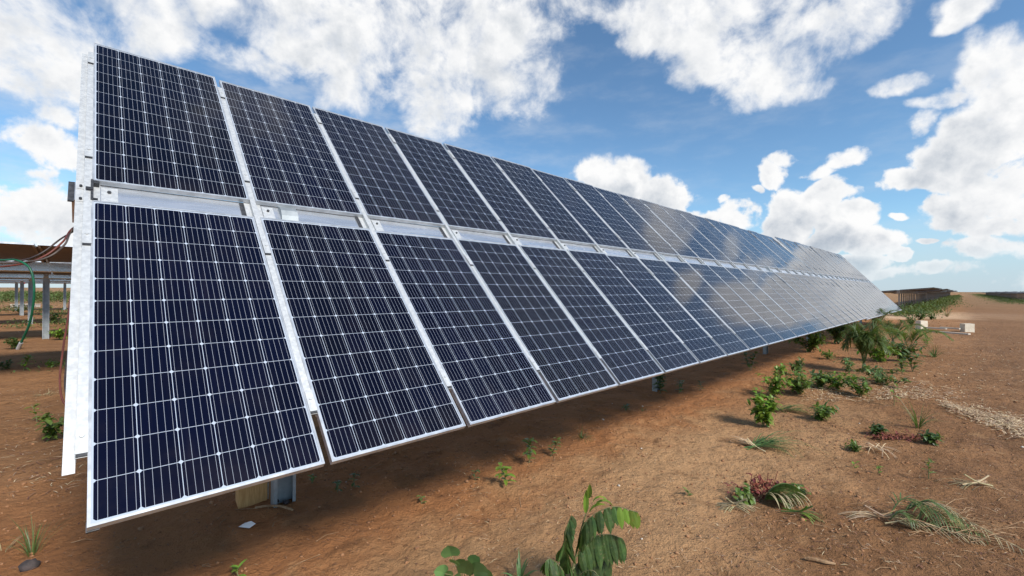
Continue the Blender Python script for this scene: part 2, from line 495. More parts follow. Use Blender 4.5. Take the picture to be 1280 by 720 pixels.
def module_material():
    m, q, out = new_mat('solar_cells_under_glass')
    tcn = q.n('ShaderNodeTexCoord')
    v = tcn.outputs['Object']
    sep = q.n('ShaderNodeSeparateXYZ', ins={0: v})
    mx_, my_ = .0155, .0185
    cw, ch = (MOD_W-2*mx_)/6, (MOD_L-2*my_)/12
    X = q.math('DIVIDE', q.math('SUBTRACT', sep.outputs[0], mx_), cw)
    Y = q.math('DIVIDE', q.math('SUBTRACT', sep.outputs[1], my_), ch)
    fx = q.math('SUBTRACT', q.math('FRACT', X), .5); fy = q.math('SUBTRACT', q.math('FRACT', Y), .5)
    ax = q.math('MULTIPLY', q.math('ABSOLUTE', fx), cw); ay = q.math('MULTIPLY', q.math('ABSOLUTE', fy), ch)
    gx = q.math('GREATER_THAN', ax, cw/2-.0013)
    gy = q.math('GREATER_THAN', ay, ch/2-.0012)
    dia = q.math('GREATER_THAN', q.math('ADD', ax, ay), cw/2+ch/2-.0105)
    gap = q.math('MAXIMUM', q.math('MAXIMUM', gx, gy), dia)
    ox = q.math('MAXIMUM', q.math('LESS_THAN', X, 0), q.math('GREATER_THAN', X, 6))
    oy = q.math('MAXIMUM', q.math('LESS_THAN', Y, 0), q.math('GREATER_THAN', Y, 12))
    gap = q.math('MAXIMUM', gap, q.math('MAXIMUM', ox, oy))
    bf = q.math('MULTIPLY', q.math('ABSOLUTE', q.math('SUBTRACT', q.math('FRACT', q.math('MULTIPLY', X, 5)), .5)), cw/5)
    bus = q.math('LESS_THAN', bf, .00072)
    bus = q.math('MULTIPLY', bus, q.math('SUBTRACT', 1.0, q.math('MAXIMUM', ox, oy)))
    rnd = q.n('ShaderNodeObjectInfo').outputs['Random']
    # every cell its own shade of blue black
    cell = q.n('ShaderNodeCombineXYZ', ins={0: q.math('FLOOR', X), 1: q.math('FLOOR', Y), 2: q.math('MULTIPLY', rnd, 40)}).outputs[0]
    wn = q.n('ShaderNodeTexWhiteNoise', noise_dimensions='3D', ins={'Vector': cell}).outputs['Value']
    wn = q.math('MULTIPLY_ADD', wn, .5, q.math('MULTIPLY', rnd, .5))
    ccol = q.mix(wn, (.0003, .0007, .0050), (.0006, .0016, .0125))
    col = q.mix(gap, ccol, (.44, .49, .56))
    col = q.mix(q.math('MULTIPLY', bus, .85), col, (.36, .38, .43))
    dust = q.noise(v, 3.5, 6, .65)
    edge = q.smooth(sep.outputs[1], .30, .0, 0, 1)
    dm = q.math('MULTIPLY_ADD', q.smooth(dust, .45, .8), .010, .002)
    run = q.smooth(q.noise(q.vmath('MULTIPLY', v, (26, 1.1, 1)), 1.0, 5, .6), .52, .8)
    dm = q.math('MULTIPLY_ADD', run, .010, dm)
    dm = q.math('ADD', dm, q.math('MULTIPLY', q.math('MULTIPLY', edge, q.smooth(dust, .3, .6)), .012))
    col = q.mix(dm, col, (.55, .42, .32))
    rg = q.math('MULTIPLY_ADD', dust, .05, .045)
    b = principled(q, out, Base_Color=col, Roughness=rg, IOR=1.5)
    b.inputs['Specular IOR Level'].default_value = .24
    wob = q.noise(v, 1.7, 2, .5)
    bn = q.n('ShaderNodeBump', ins={'Height': wob, 'Strength': .06, 'Distance': .02})
    q.link(bn.outputs[0], b.inputs['Normal'])
    return m


M = {}
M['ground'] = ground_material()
M['cells'] = module_material()
M['backsheet'] = simple_mat('backsheet', (.13, .10, .085), (.18, .14, .12), 2, .6)
M['alu'] = simple_mat('anodised_aluminium', (.44, .46, .48), (.60, .62, .64), 9, .38, .5)
M['galv'] = simple_mat('galvanised_steel', (.56, .57, .565), (.66, .67, .66), 42, .48, .45, .03, 40)
M['tube'] = simple_mat('galvanised_tube', (.66, .69, .72), (.80, .82, .85), 5, .26, .75, .03, 20, stretch=(.3, 2, 2))
M['post'] = simple_mat('post_steel', (.30, .33, .34), (.42, .45, .46), 7, .55, .5, .05, 30)
M['dark_metal'] = simple_mat('dark_bracket', (.05, .052, .055), (.10, .10, .105), 30, .5, .6)
M['rust'] = simple_mat('rusty_inside', (.10, .055, .025), (.17, .09, .04), 18, .8, .1)
M['timber'] = simple_mat('raw_timber', (.52, .25, .08), (.68, .38, .14), 6, .75, 0, .3, 60, stretch=(14, 14, 1.2))
M['plank'] = simple_mat('grey_plank', (.52, .45, .36), (.68, .60, .50), 6, .8, 0, .2, 50, stretch=(1, 12, 12))
M['concrete'] = simple_mat('pale_block', (.66, .57, .43), (.76, .68, .54), 7, .85, 0, .2, 60)
M['paper'] = simple_mat('white_paper', (.72, .70, .66), (.80, .78, .75), 20, .8)
M['cable_red'] = simple_mat('reddish_cable', (.11, .028, .018), (.18, .045, .03), 12, .5)
M['cable_dark'] = simple_mat('dark_cable', (.035, .025, .025), (.07, .05, .045), 12, .5)
M['cable_grey'] = simple_mat('grey_cable', (.08, .06, .05), (.13, .10, .085), 12, .5)
M['hose'] = simple_mat('green_conduit', (.0, .07, .032), (.006, .125, .058), 12, .4)
M['red'] = simple_mat('red_plastic', (.50, .02, .02), (.62, .04, .03), 12, .4)
M['stone'] = simple_mat('clod', (.24, .115, .05), (.40, .20, .095), 12, .95, 0, .5, 80)
M['darkstone'] = simple_mat('dark_stone', (.035, .028, .026), (.085, .065, .06), 14, .85, 0, .5, 60)
M['stick'] = simple_mat('dead_wood', (.22, .12, .055), (.38, .24, .13), 18, .9, 0, .4, 60)
M['leaf_dark'] = leaf_mat('leaf_dark_green', (.034, .078, .018), (.062, .125, .028))
M['leaf_mid'] = leaf_mat('leaf_mid_green', (.030, .070, .018), (.060, .115, .026), (.13, .13, .055), trans=.3, rough=.5, scale=34)
M['leaf'] = leaf_mat('leaf_green', (.070, .135, .022), (.12, .20, .035))
M['leaf_bright'] = leaf_mat('leaf_bright_green', (.11, .23, .025), (.17, .30, .04), (.30, .30, .05), trans=.5)
M['leaf_soft'] = leaf_mat('leaf_soft_green', (.075, .16, .055), (.12, .23, .075), trans=.4)
M['palm'] = leaf_mat('palm_green', (.055, .105, .028), (.11, .17, .045), (.26, .24, .08), trans=.3)
M['palm_dry'] = leaf_mat('palm_dry', (.30, .26, .13), (.42, .36, .20), (.20, .20, .07), trans=.2, rough=.7)
M['straw'] = leaf_mat('dry_straw', (.50, .38, .21), (.66, .53, .33), trans=.15, rough=.8)
M['leaf_red'] = leaf_mat('wilted_red_brown', (.14, .035, .020), (.24, .07, .035), (.30, .16, .07), trans=.2, rough=.7)
M['leaf_brown'] = leaf_mat('dead_leaf', (.16, .085, .04), (.30, .17, .085), (.42, .30, .18), trans=.15, rough=.8)
M['scrub'] = leaf_mat('distant_scrub', (.045, .085, .020), (.085, .135, .030), (.20, .19, .07), trans=.2, rough=.7, scale=.8)
M['stem'] = simple_mat('green_stem', (.12, .14, .05), (.22, .20, .09), 20, .6)


M['cells_far'] = simple_mat('far_panels', (.03, .028, .03), (.055, .05, .052), 3, .5)
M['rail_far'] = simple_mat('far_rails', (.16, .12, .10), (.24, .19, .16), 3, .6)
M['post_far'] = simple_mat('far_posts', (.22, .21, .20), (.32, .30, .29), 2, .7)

# ------------------------------------------------------------------ ground sheet
def axis(dense0, dense1, step, far, grow):
    xs = []
    x = dense0
    while x < dense1: xs.append(x); x += step
    s = step
    while x < far: xs.append(x); s *= grow; x += s
    xs.append(far)
    x = dense0; s = step; left = []
    while x > -far:
        s *= grow; x -= s; left.append(x)
    return sorted(left)+xs


xs = axis(-3.6, 4.6, .032, 6000, 1.055)
ys = axis(2.3, 7.2, .032, 6000, 1.05)
gb = MB()
for y in ys:
    for x in xs: gb.v.append((x, y, ground_z(x, y)))
nx = len(xs)
for j in range(len(ys)-1):
    for i in range(nx-1):
        gb.f.append((j*nx+i, j*nx+i+1, (j+1)*nx+i+1, (j+1)*nx+i)); gb.m.append(0)
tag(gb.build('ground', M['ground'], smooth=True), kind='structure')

# ------------------------------------------------------------------ solar tables
# module prototype meshes (x across, y up the slope, z out of the glass)
b = MB()
b.box(.003, MOD_W-.003, .003, MOD_L-.003, -.0095, -.0045)
b.m = [0]*6
b.m[0] = 1
glass_me = b.mesh('solar_panel', [M['cells'], M['backsheet']])
b = MB()
LIP = .0105
for x0, x1, xi0, xi1 in ((0, LIP, 0, .0025), (MOD_W-LIP, MOD_W, MOD_W-.0025, MOD_W)):
    b.box(x0, x1, 0, MOD_L, -.004, 0)
    b.box(xi0, xi1, 0, MOD_L, -.032, -.004)
for y0, y1, yi0, yi1 in ((0, LIP, 0, .0025), (MOD_L-LIP, MOD_L, MOD_L-.0025, MOD_L)):
    b.box(LIP, MOD_W-LIP, y0, y1, -.004, 0)
    b.box(.0025, MOD_W-.0025, yi0, yi1, -.032, -.004)
b.box(.0025, .028, .0025, MOD_L-.0025, -.0335, -.0305)
b.box(MOD_W-.028, MOD_W-.0025, .0025, MOD_L-.0025, -.0335, -.0305)
frame_me = b.mesh('frame', [M['alu']])


def hat_mesh(v0, v1):
    b = MB()
    w, fl, d0, d1, t = .0155, .054, -.004, -.035, .002
    prof = [(-fl, d1), (-w, d1), (-w, d0), (w, d0), (w, d1), (fl, d1)]
    prof2 = [(-fl, d1-t), (-w-t, d1-t), (-w-t, d0), (-w, d0+t), (w, d0+t), (w+t, d0), (w+t, d1-t), (fl, d1-t)]
    # solid thin strips butted edge to edge
    b.box(-fl, -w-t, v0-.045, v1, d1-t, d1)
    b.box(-w-t, -w, v0, v1, d1-t, d0)
    b.box(-w, w, v0, v1, d0-t, d0)
    b.box(w, w+t, v0, v1, d1-t, d0)
    b.box(w+t, fl, v0, v1, d1-t, d1)
    return b


def table(name, u0, n_off, ztube, tilt, nmod, posts, label, cat='solar array', group=None, twist=0.0, fine=True, base_z=0.0, first_post=True):
    """one table of the solar field. u0: start along the row; n_off: distance of its tube line; ztube: height of the glass plane's middle"""
    ox, oy = u0*UX - n_off*UY, u0*UY + n_off*UX
    root = empty(name, (ox, oy, base_z), math.atan2(UY, UX))
    tag(root, label, cat, group)

    def S(t, u, v, dpt=0.0):      # slope coords to local coords, v from the middle, dpt along the glass normal
        return (u, v*math.cos(t) - dpt*math.sin(t), ztube + v*math.sin(t) + dpt*math.cos(t))
    for i in range(nmod):
        t = tilt + twist*i/max(1, nmod-1)
        for r in (0, 1):
            jit = random.uniform(-.006, .006)
            loc = S(t, i*MOD_P+.018, -HALF if r == 0 else GAP/2)
            p = bpy.data.objects.new('solar_panel', glass_me); COL.objects.link(p); p.parent = root
            p.location = loc; p.rotation_euler = (t+jit, random.uniform(-.0035, .0035) if fine else 0, 0)
            f = bpy.data.objects.new('frame', frame_me); COL.objects.link(f); f.parent = p
    hb = hat_mesh(-1.77, 1.88)
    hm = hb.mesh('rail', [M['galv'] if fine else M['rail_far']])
    cb = MB()
    cb.box(-.019, .019, -.075, .055, .0015, .0045)
    cb.tube([(0, .0, .0045), (0, .0, .011)], .008, 6)
    cb.box(-.017, .017, -.088, -.075, -.012, .0035, 1)
    cm = cb.mesh('clamp', [M['galv'], M['dark_metal']])
    ends = range(nmod+1)
    for i in ends:
        t = tilt + twist*min(i, nmod-1)/max(1, nmod-1)
        o = bpy.data.objects.new('rail', hm); COL.objects.link(o); o.parent = root
        o.location = S(t, i*MOD_P, 0); o.rotation_euler = (t, 0, 0)
        if fine:
            for v in (-1.68, -.42, .42, 1.75):
                c = bpy.data.objects.new('clamp', cm); COL.objects.link(c); c.parent = root
                c.location = S(t, i*MOD_P, v); c.rotation_euler = (t, 0, 0)
    if fine:
        sb = MB()
        sb.box(-.085, -.058, -.094, .094, -.038, -.030, 1)
        sb.box(.058, .135, -.088, .070, -.038, -.028, 0)
        sb.tube([(.095, .02, -.028), (.095, .02, -.016)], .010, 6, 1)
        sm = sb.mesh('saddle', [M['galv'], M['dark_metal']])
        for i in ends:
            t = tilt + twist*min(i, nmod-1)/max(1, nmod-1)
            c = bpy.data.objects.new('saddle', sm); COL.objects.link(c); c.parent = root
            c.location = S(t, i*MOD_P, 0); c.rotation_euler = (t, 0, 0)
    # torque tube, square and hollow, turned with the table
    L = nmod*MOD_P
    e0 = -.068
    h = .088; wl = .006
    b = MB()
    b.box(e0, L+.1, -h, h, -wl, 0)
    b.box(e0, L+.1, -h, h, -2*h, -2*h+wl)
    b.box(e0, L+.1, -h, -h+wl, -2*h+wl, -wl)
    b.box(e0, L+.1, h-wl, h, -2*h+wl, -wl)
    b.box(e0+.30, e0+.31, -h+wl, h-wl, -2*h+wl, -wl, 1)
    tt = b.build('torque_tube', [M['tube'], M['rust']], root, loc=S(tilt, 0, .02, -.039), rot=(tilt, 0, 0))
    # posts
    zt = S(tilt, 0, .02, -.039-h)
    for u in posts:
        b = MB()
        zt_ = zt[2]-.13
        b.box(-.080, .080, .040, .046, -.5, zt_)          # web
        b.box(-.080, -.074, -.040, .040, -.5, zt_)
        b.box(.074, .080, -.040, .040, -.5, zt_)
        b.box(-.074, -.056, -.040, -.034, -.5, zt_)
        b.box(.056, .074, -.040, -.034, -.5, zt_)
        b.build('post', M['post'], root, loc=(u, zt[1], 0))
        b = MB()
        b.tube([(-.06, 0, 0), (.06, 0, 0)], .128, 16)
        b.box(-.06, .06, -.075, .075, -.20, -.10)
        b.build('bearing', M['post'], root, loc=(u, zt[1], zt[2]))
    return root


C_N = .0                     # bottom-left corner of the first module, in row coordinates
cx, cy, cz = -1.558, 1.5817, CAM_H-.8773
TILT = .7974
u_c = cx*UX + cy*UY
n_c = -cx*UY + cy*UX
n_mid = n_c + HALF*math.cos(TILT)
z_mid = cz + HALF*math.sin(TILT)
U0 = u_c - .018 + .012
main = table('solar_array', U0, n_mid, z_mid, TILT, 21, [1.13, 7.2, 13.27, 17.95], 'long tilted solar array in the foreground, two rows of dark blue panels')
arr2 = table('solar_array', U0+21.2*MOD_P, n_mid, z_mid-.02, TILT+.035, 14, [.75, 5.4, 10.2], 'tilted solar array just beyond the near one, its glass reflecting grey cloud', twist=.03)

# extras on the near end of the first array
def S1(u, v, d=0): return (u, v*math.cos(TILT)-d*math.sin(TILT), z_mid+v*math.sin(TILT)+d*math.cos(TILT))
b = MB()
b.box(-.008, .004, -.10, .10, -.032, .004)
b.box(.004, .030, .075, .088, -.035, -.004)
b.box(.004, .024, -.088, -.075, -.035, -.004)
b.box(-.03, .004, -.012, .012, .004, .010)
b.build('end_bracket', M['dark_metal'], main, loc=S1(.020, 0), rot=(TILT, 0, 0))
b = MB()
b.box(-.003, .035, -.004, .035, -.044, -.0345)
b.build('corner_cap', M['dark_metal'], main, loc=S1(.018, -HALF, 0), rot=(TILT, 0, 0))
for v in (-.07, .055):
    b = MB(); b.box(-.016, .016, -.018, .018, -.002, .002); b.tube([(0, 0, .002), (0, 0, .016)], .007, 6, 1)
    b.build('rail_bolt', [M['galv'], M['dark_metal']], main, loc=S1(-.031, v, -.0325), rot=(TILT, 0, 0))
# rows behind: tables lying almost flat, seen from below
FLAT = -.098
GRP = 'flat solar arrays in the rows behind'
labs = ['nearest flat solar array in the row behind, seen from below at the left edge',
        'flat solar array two rows behind, under the nearest one at the left edge',
        'flat solar array three rows behind, its posts standing in green scrub',
        'flat solar array four rows behind, a thin dark line at the left edge',
        'farthest flat solar array at the left edge, low on the horizon']
for k in range(5):
    zz = [2.27, 2.27, 2.27, 2.27, 2.27][k]
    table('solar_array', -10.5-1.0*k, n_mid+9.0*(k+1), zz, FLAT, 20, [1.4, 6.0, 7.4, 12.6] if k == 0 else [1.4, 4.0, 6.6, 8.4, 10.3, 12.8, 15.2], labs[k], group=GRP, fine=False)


# far tables: panels merged per table, too small to tell apart in the photo
def far_table(u0, n_off, zt, label, group, length=17.8, tilt=FLAT, base=0.0):
    ox, oy = u0*UX - n_off*UY, u0*UY + n_off*UX
    root = empty('solar_array', (ox, oy, base), math.atan2(UY, UX))
    tag(root, label, 'solar array', group)
    b = MB()
    nm = int(length/MOD_P)
    for i in range(nm):
        for v0, v1 in ((-HALF, -GAP/2), (GAP/2, HALF)):
            b.box(i*MOD_P+.02, (i+1)*MOD_P-.02, v0, v1, -.04, 0)
    b.build('panel_surface', M['cells_far'], root, loc=(0, 0, zt), rot=(tilt, 0, 0))
    b = MB()
    for i in range(nm+1):
        b.box(i*MOD_P-.03, i*MOD_P+.03, -1.85, 1.85, -.10, -.045)
    b.build('rail_set', M['rail_far'], root, loc=(0, 0, zt), rot=(tilt, 0, 0))
    b = MB(); b.box(-.1, nm*MOD_P+.1, -.09, .09, -.30, -.11)
    b.build('torque_tube', M['rail_far'], root, loc=(0, 0, zt), rot=(tilt, 0, 0))
    pm = MB(); pm.box(-.08, .08, -.045, .045, -.6, zt-.28)
    pme = pm.mesh('post', [M['post_far']])
    for u in (.9, 2.9, 4.9, 6.9, 8.9, 10.9, 12.9, 14.9, 16.9):
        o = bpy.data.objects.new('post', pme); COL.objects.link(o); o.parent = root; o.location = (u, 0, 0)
    return root


ORD = ['nearest', 'second', 'third', 'fourth', 'fifth', 'sixth', 'seventh', 'eighth', 'ninth', 'tenth', 'eleventh', 'twelfth', 'thirteenth', 'last']
first = far_table(46, n_mid, 1.88, 'flat solar array standing across the pale track, nearest of the far line', 'far solar arrays in line with the near one')
for k in range(1, 10):
    o = copy_tree(first)
    u = 46+k*18.4
    o.location = (u*UX-n_mid*UY, u*UY+n_mid*UX, random.uniform(-.15, .1))
    o['label'] = ORD[k]+' flat solar array of the far line receding beyond the pale track'
second = None
for k in range(14):
    u = 118+k*18.4
    n_ = -8.6
    o = copy_tree(first)
    o.location = (u*UX-n_*UY, u*UY+n_*UX, -.2+random.uniform(-.08, .08))
    o['label'] = ORD[k]+' low solar array counted from the near end of the right hand line'
    o['group'] = 'far solar arrays at the right'

# ------------------------------------------------------------------ cables at the near end
tube_end = main.matrix_world
def LW(u, v, d): # slope coords of main table -> world
    l = S1(u, v, d)
    return Vector(((U0+u)*UX - (n_mid+l[1])*UY, (U0+u)*UY + (n_mid+l[1])*UX, l[2]))


def bez(pts, n=14):
    pts = [Vector(p) for p in pts]
    out = []
    P = [pts[0]*2-pts[1]] + pts + [pts[-1]*2-pts[-2]]
    for i in range(1, len(P)-2):
        for k in range(n):
            t = k/n
            a_, b_, c_, d_ = P[i-1], P[i], P[i+1], P[i+2]
            out.append(.5*((2*b_) + (c_-a_)*t + (2*a_-5*b_+4*c_-d_)*t*t + (3*b_-a_-3*c_+d_)*t**3))
    out.append(P[-2])
    return out


e0 = W3(92, 284, 3.12)
def cable(name, pts, r, mat, label, n=8, cat='cable', group=None):
    b = MB(); b.tube(bez(pts), r, n)
    o = b.build(name, mat, smooth=True)
    return tag(o, label, cat, group)


Yc = 2.55
cable('cable', [LW(.1, .0, -.16), e0, W3(78, 302, 2.95), W3(55, 320, 2.85), W3(20, 331, 2.8), W3(-60, 338, 2.8), W3(-190, 350, 2.8)], .006, M['cable_red'], 'reddish brown cable slung leftwards from the tube end, uppermost of the bundle')
cable('cable', [LW(.1, .02, -.17), e0+Vector((0, 0, -.01)), W3(80, 306, 2.92), W3(58, 322, 2.82), W3(22, 328, 2.8), W3(-60, 330, 2.8), W3(-190, 338, 2.8)], .006, M['cable_grey'], 'grey brown cable slung beside the reddish ones from the end of the torque tube')
cable('cable', [LW(.1, -.02, -.17), e0+Vector((0, .02, -.015)), W3(76, 298, 2.98), W3(50, 317, 2.86), W3(18, 327, 2.82), W3(-60, 333, 2.8), W3(-190, 343, 2.8)], .0055, M['cable_dark'], 'dark cable slung behind the reddish one from the end of the torque tube')
cable('hose', [W3(-190, 322, 2.8), W3(-60, 325, 2.75), W3(0, 325, 2.72), W3(20, 325, 2.72), W3(36, 334, 2.72), W3(42, 352, 2.72), W3(42, 378, 2.72), W3(37, 405, 2.74), W3(27, 428, 2.76)], .0062, M['hose'], 'green corrugated conduit hanging down in front of the rows at the left', cat='hose')
b = MB(); p = W3(27, 428, 2.76); p2 = W3(23, 436, 2.77)
b.tube([p, p2], .010, 8)
hose = [o for o in bpy.data.objects if o.name == 'hose'][0]
b.build('hose_end', M['galv'], hose)
cable('cable', [LW(.05, -.3, -.17), W3(92, 360, 2.75), W3(85, 400, 2.5), W3(79, 440, 2.35), W3(76, 478, 2.25), W3(83, 505, 2.2), W3(110, 515, 2.25), W3(140, 480, 2.4)], .0045, M['cable_red'], 'red cable hanging in a loop behind the end rail of the near array')
cable('cable', [LW(.07, -.3, -.19), W3(97, 380, 2.72), W3(90, 420, 2.5), W3(85, 455, 2.4), W3(84, 485, 2.3), W3(92, 505, 2.25), W3(120, 505, 2.3), W3(150, 470, 2.4)], .008, M['cable_dark'], 'black cable hanging beside the red one behind the end rail of the near array')


# ------------------------------------------------------------------ things lying about
def on(px, py, dz=0.0):
    x, y = G(px, py)
    return (x, y, ground_z(x, y)+dz)


bx_, by_, bz_ = on(311, 637)
by_ += .12; bx_ -= .04
root = empty('timber_block', (bx_, by_, bz_), R(38)); tag(root, 'squared raw timber block standing on the soil beside the first post', 'timber block')
b = MB(); b.box(-.10, .10, -.095, .095, -.05, .34); b.build('block', M['timber'], root)
b = MB(); b.box(.101, .115, -.07, .07, -.04, .33); b.build('edge_board', M['plank'], root)
i = 0
for px, py, r in ((343, 634, .030), (350, 628, .040), (357, 636, .024)):
    x, y, z = on(px, py)
    b = MB(); b.lump((0, 0, r*.6), r, (1.1, .9, .8), 8)
    tag(b.build('stone', M['darkstone'], smooth=True, loc=(x, y+.03, z)), ['small dark stone left of the first post, lowest of three', 'larger dark stone tucked against the first post', 'brownish stone at the foot of the first post'][i], 'stone')
    i += 1
x, y, z = on(342, 641)
b = MB(); b.tube(bez([(-.15, 0, .012), (-.05, .01, .022), (.05, 0, .024), (.16, -.03, .01)], 5), [.009]*15+[.006], 6)
tag(b.build('stick', M['stick'], loc=(x+.02, y, z)), 'pale bent stick lying across the foot of the first post', 'stick')
x, y, z = on(311, 664)
b = MB()
pp = [(-.05, -.02, .006), (.035, -.032, .004), (.055, .012, .012), (.01, .032, .020), (-.035, .028, .008)]
b.face(pp); b.face([(p_[0], p_[1], p_[2]-.0008) for p_ in reversed(pp)])
tag(b.build('paper_scrap', M['paper'], loc=(x, y, z+.012)), 'white scrap of paper lying on the brown soil in front of the first post', 'paper')
x, y, z = on(40, 716)
b = MB(); b.lump((0, 0, .015), .042, (1.2, 1, .8), 10, rough=.12)
tag(b.build('stone', M['darkstone'], smooth=True, loc=(x, y, z)), 'dark round stone half buried in the bottom left corner', 'stone')
x, y, z = on(1024, 708)
b = MB(); b.tube(bez([(-.07, .03, .016), (-.02, .012, .02), (.03, -.012, .018), (.09, -.02, .012)], 5), [.006, .008, .012, .012, .013, .012, .012, .010, .010, .010, .011, .010, .009, .009, .008, .006], 7)
tag(b.build('stick', M['stick'], loc=(x, y, z)), 'short thick brown stick lying alone on the soil at the bottom right', 'stick')

# the low timber frame with two pale blocks on the clearing
x, y, z = on(1152, 411)
b = MB(); b.box(-.19, .19, -.12, .12, -.02, .38)
tag(b.build('concrete_block', M['concrete'], loc=(x, y, z), rot=(0, 0, R(8))), 'pale square block at the left end of the low planks', 'block')
x, y, z = on(1209, 415)
b = MB(); b.box(-.19, .19, -.12, .12, -.02, .36)
tag(b.build('concrete_block', M['concrete'], loc=(x, y, z), rot=(0, 0, R(-5))), 'pale square block at the right end of the low planks', 'block')
for k, (pa, pb, dz, w_, lab) in enumerate([((1156, 412), (1183, 414), .10, .10, 'weathered plank lying beside the left pale block'), ((1176, 413), (1200, 415), .13, .10, 'weathered plank lying in the middle between the pale blocks'), ((1160, 415), (1212, 419), .03, .16, 'longest weathered plank lying on the ground below the two pale blocks')]):
    A_, B_ = Vector(on(*pa)), Vector(on(*pb))
    d_ = B_-A_
    b = MB(); b.box(0, d_.length, -w_/2, w_/2, -.02, .035)
    tag(b.build('plank', M['plank'], loc=(A_.x, A_.y, A_.z+dz), rot=(0, -math.asin(d_.z/d_.length), math.atan2(d_.y, d_.x))), lab, 'plank')
# pallet far behind on the left
x, y, z = on(32, 384)
root = empty('pallet', (x, y, z), R(10)); tag(root, 'pale wooden pallet lying on the track under the rows at the left', 'pallet')
b = MB()
for k in range(6): b.box(-.75, .75, -.5+k*.19, -.5+k*.19+.12, .28, .31)
b.build('deck', M['plank'], root)
b = MB()
for k in (-.7, 0, .62): b.box(k, k+.08, -.5, .55, 0, .28)
b.build('bearers', M['plank'], root)
x, y, z = on(28, 392)
b = MB(); b.box(-.03, .03, -.03, .03, -.1, 2.0); o = b.build('marker_pole', M['post_far'], loc=(x, y, z)); tag(o, 'thin pole carrying a red ball under the rows at the left', 'marker pole')
b = MB(); b.lump((0, 0, 2.08), .13, (1, 1, 1), 10, rough=0); b.build('red_ball', M['red'], o, smooth=True)


# ------------------------------------------------------------------ plants
rn = random.Random(11)


def rv(s): return Vector((rn.uniform(-s, s), rn.uniform(-s, s), rn.uniform(-s, s)))


def plant(name, loc, label, cat, group=None):
    o = empty(name, loc, 0); return tag(o, label, cat, group)


def pinnate(lf, st, pts, nl, L, W, droop=.9, hang=1.0, spread=.5, mat=0, r=.0035, start=.12, tip=None):
    """compound leaf: rachis through pts with hanging leaflets on both sides"""
    c = bez(pts, 10)
    st.tube(c, [r*(1-.6*k/len(c)) for k in range(len(c))], 5)
    for k in range(nl):
        t = start+(1-start)*k/(nl-1)
        i_ = min(len(c)-2, int(t*(len(c)-1)))
        p = c[i_]; tg = (c[i_+1]-c[i_]).normalized()
        s_ = tg.cross(Vector((0, 0, 1)))
        s_ = s_.normalized() if s_.length > .05 else Vector((0, 1, 0))
        kk = 1-.35*abs(2*t-1.05)
        for sg in (-1, 1):
            d = s_*sg*spread + Vector((0, 0, -hang)) + tg*.18 + rv(.10)
            (tip if tip is not None and k >= nl-5 else lf).leaf(p, d, L*kk*rn.uniform(.88, 1.1), W*rn.uniform(.9, 1.1), droop, 5, .22, mat, up=tg.cross(d) if abs(hang) > .5 else None)


def seedling(px, py, h, label, leafmat='leaf', n=14, L=.07, W=.028, lean=(0, 0), name='seedling', spread=.6, stems=1, droop=.6, cat='plant', group=None, compound=False):
    x, y, z = on(px, py)
    root = plant(name, (x, y, z), label, cat, group)
    st, lf = MB(), MB()
    for s in range(stems):
        tip = Vector((lean[0]+rn.uniform(-.35, .35)*h*(stems > 1), lean[1]+rn.uniform(-.3, .3)*h*(stems > 1), h*rn.uniform(.75, 1.05) if stems > 1 else h))
        c = bez([(0, 0, -.02), tip*.5+Vector((rn.uniform(-.02, .02), 0, h*.06)), tip], 6)
        st.tube(c, [.004*(1-.6*k/len(c))*(1+h) for k in range(len(c))], 5)
        for k in range(n):
            t = .22+.78*(k+rn.random()*.5)/n
            p = c[min(len(c)-1, int(t*(len(c)-1)))]
            an = k*2.4+rn.uniform(-.4, .4)
            d = Vector((math.cos(an)*spread, math.sin(an)*spread, rn.uniform(-.05, .65)))
            if compound:
                pts = [p, p+d*L*.9, p+d*L*1.9+Vector((0, 0, -.25*L))]
                pinnate(lf, st, pts, 6, L*.75, W, .5, .4, .9, r=.0018)
            else:
                lf.leaf(p, d, L*1.3*rn.uniform(.7, 1.15), W*1.3*rn.uniform(.8, 1.2), droop, 4, .25)
    st.build('stem', M['stem'], root)
    lf.build('foliage', M[leafmat], root)
    return root


def tuft(px, py, h, label, mat='palm', n=40, W=.006, spread=.6, name='grass_tuft', group=None, lean=(0, 0), r0=.03, cat='grass tuft', droop=.9):
    x, y, z = on(px, py)
    b = MB()
    for k in range(n):
        an = rn.uniform(0, 6.283)
        s_ = rn.uniform(.1, spread)
        d = Vector((math.cos(an)*s_+lean[0], math.sin(an)*s_+lean[1], rn.uniform(.5, 1)))
        b.leaf((math.cos(an)*rn.uniform(0, r0), math.sin(an)*rn.uniform(0, r0), -.01), d, h*rn.uniform(.55, 1.1), W*rn.uniform(.7, 1.3), droop*rn.uniform(.4, 1.3), 6, .3, shape=1)
    o = b.build(name, M[mat], loc=(x, y, z))
    return tag(o, label, cat, group)


def frond(b, pts, nl, L, W, mat=0, rmat=0, flat=.0, fan=.7, r=.006):
    c = bez(pts, 12)
    b.tube(c, [r*(1-.7*k/len(c)) for k in range(len(c))], 5, rmat)
    for k in range(nl):
        t = .18+.82*k/(nl-1)
        i_ = min(len(c)-2, int(t*(len(c)-1)))
        p = c[i_]; tg = (c[i_+1]-c[i_]).normalized()
        s_ = tg.cross(Vector((0, 0, 1)))
        s_ = s_.normalized() if s_.length > .05 else Vector((0, 1, 0))
        kk = math.sin(math.pi*min(.97, .15+.8*t))**.5
        for sg in (-1, 1):
            d = s_*sg*fan + tg*.75 + Vector((0, 0, .25-flat)) + rv(.10)
            b.leaf(p, d, L*kk*rn.uniform(.85, 1.1), W, rn.uniform(.3, 1.0), 5, .35, mat, shape=1)


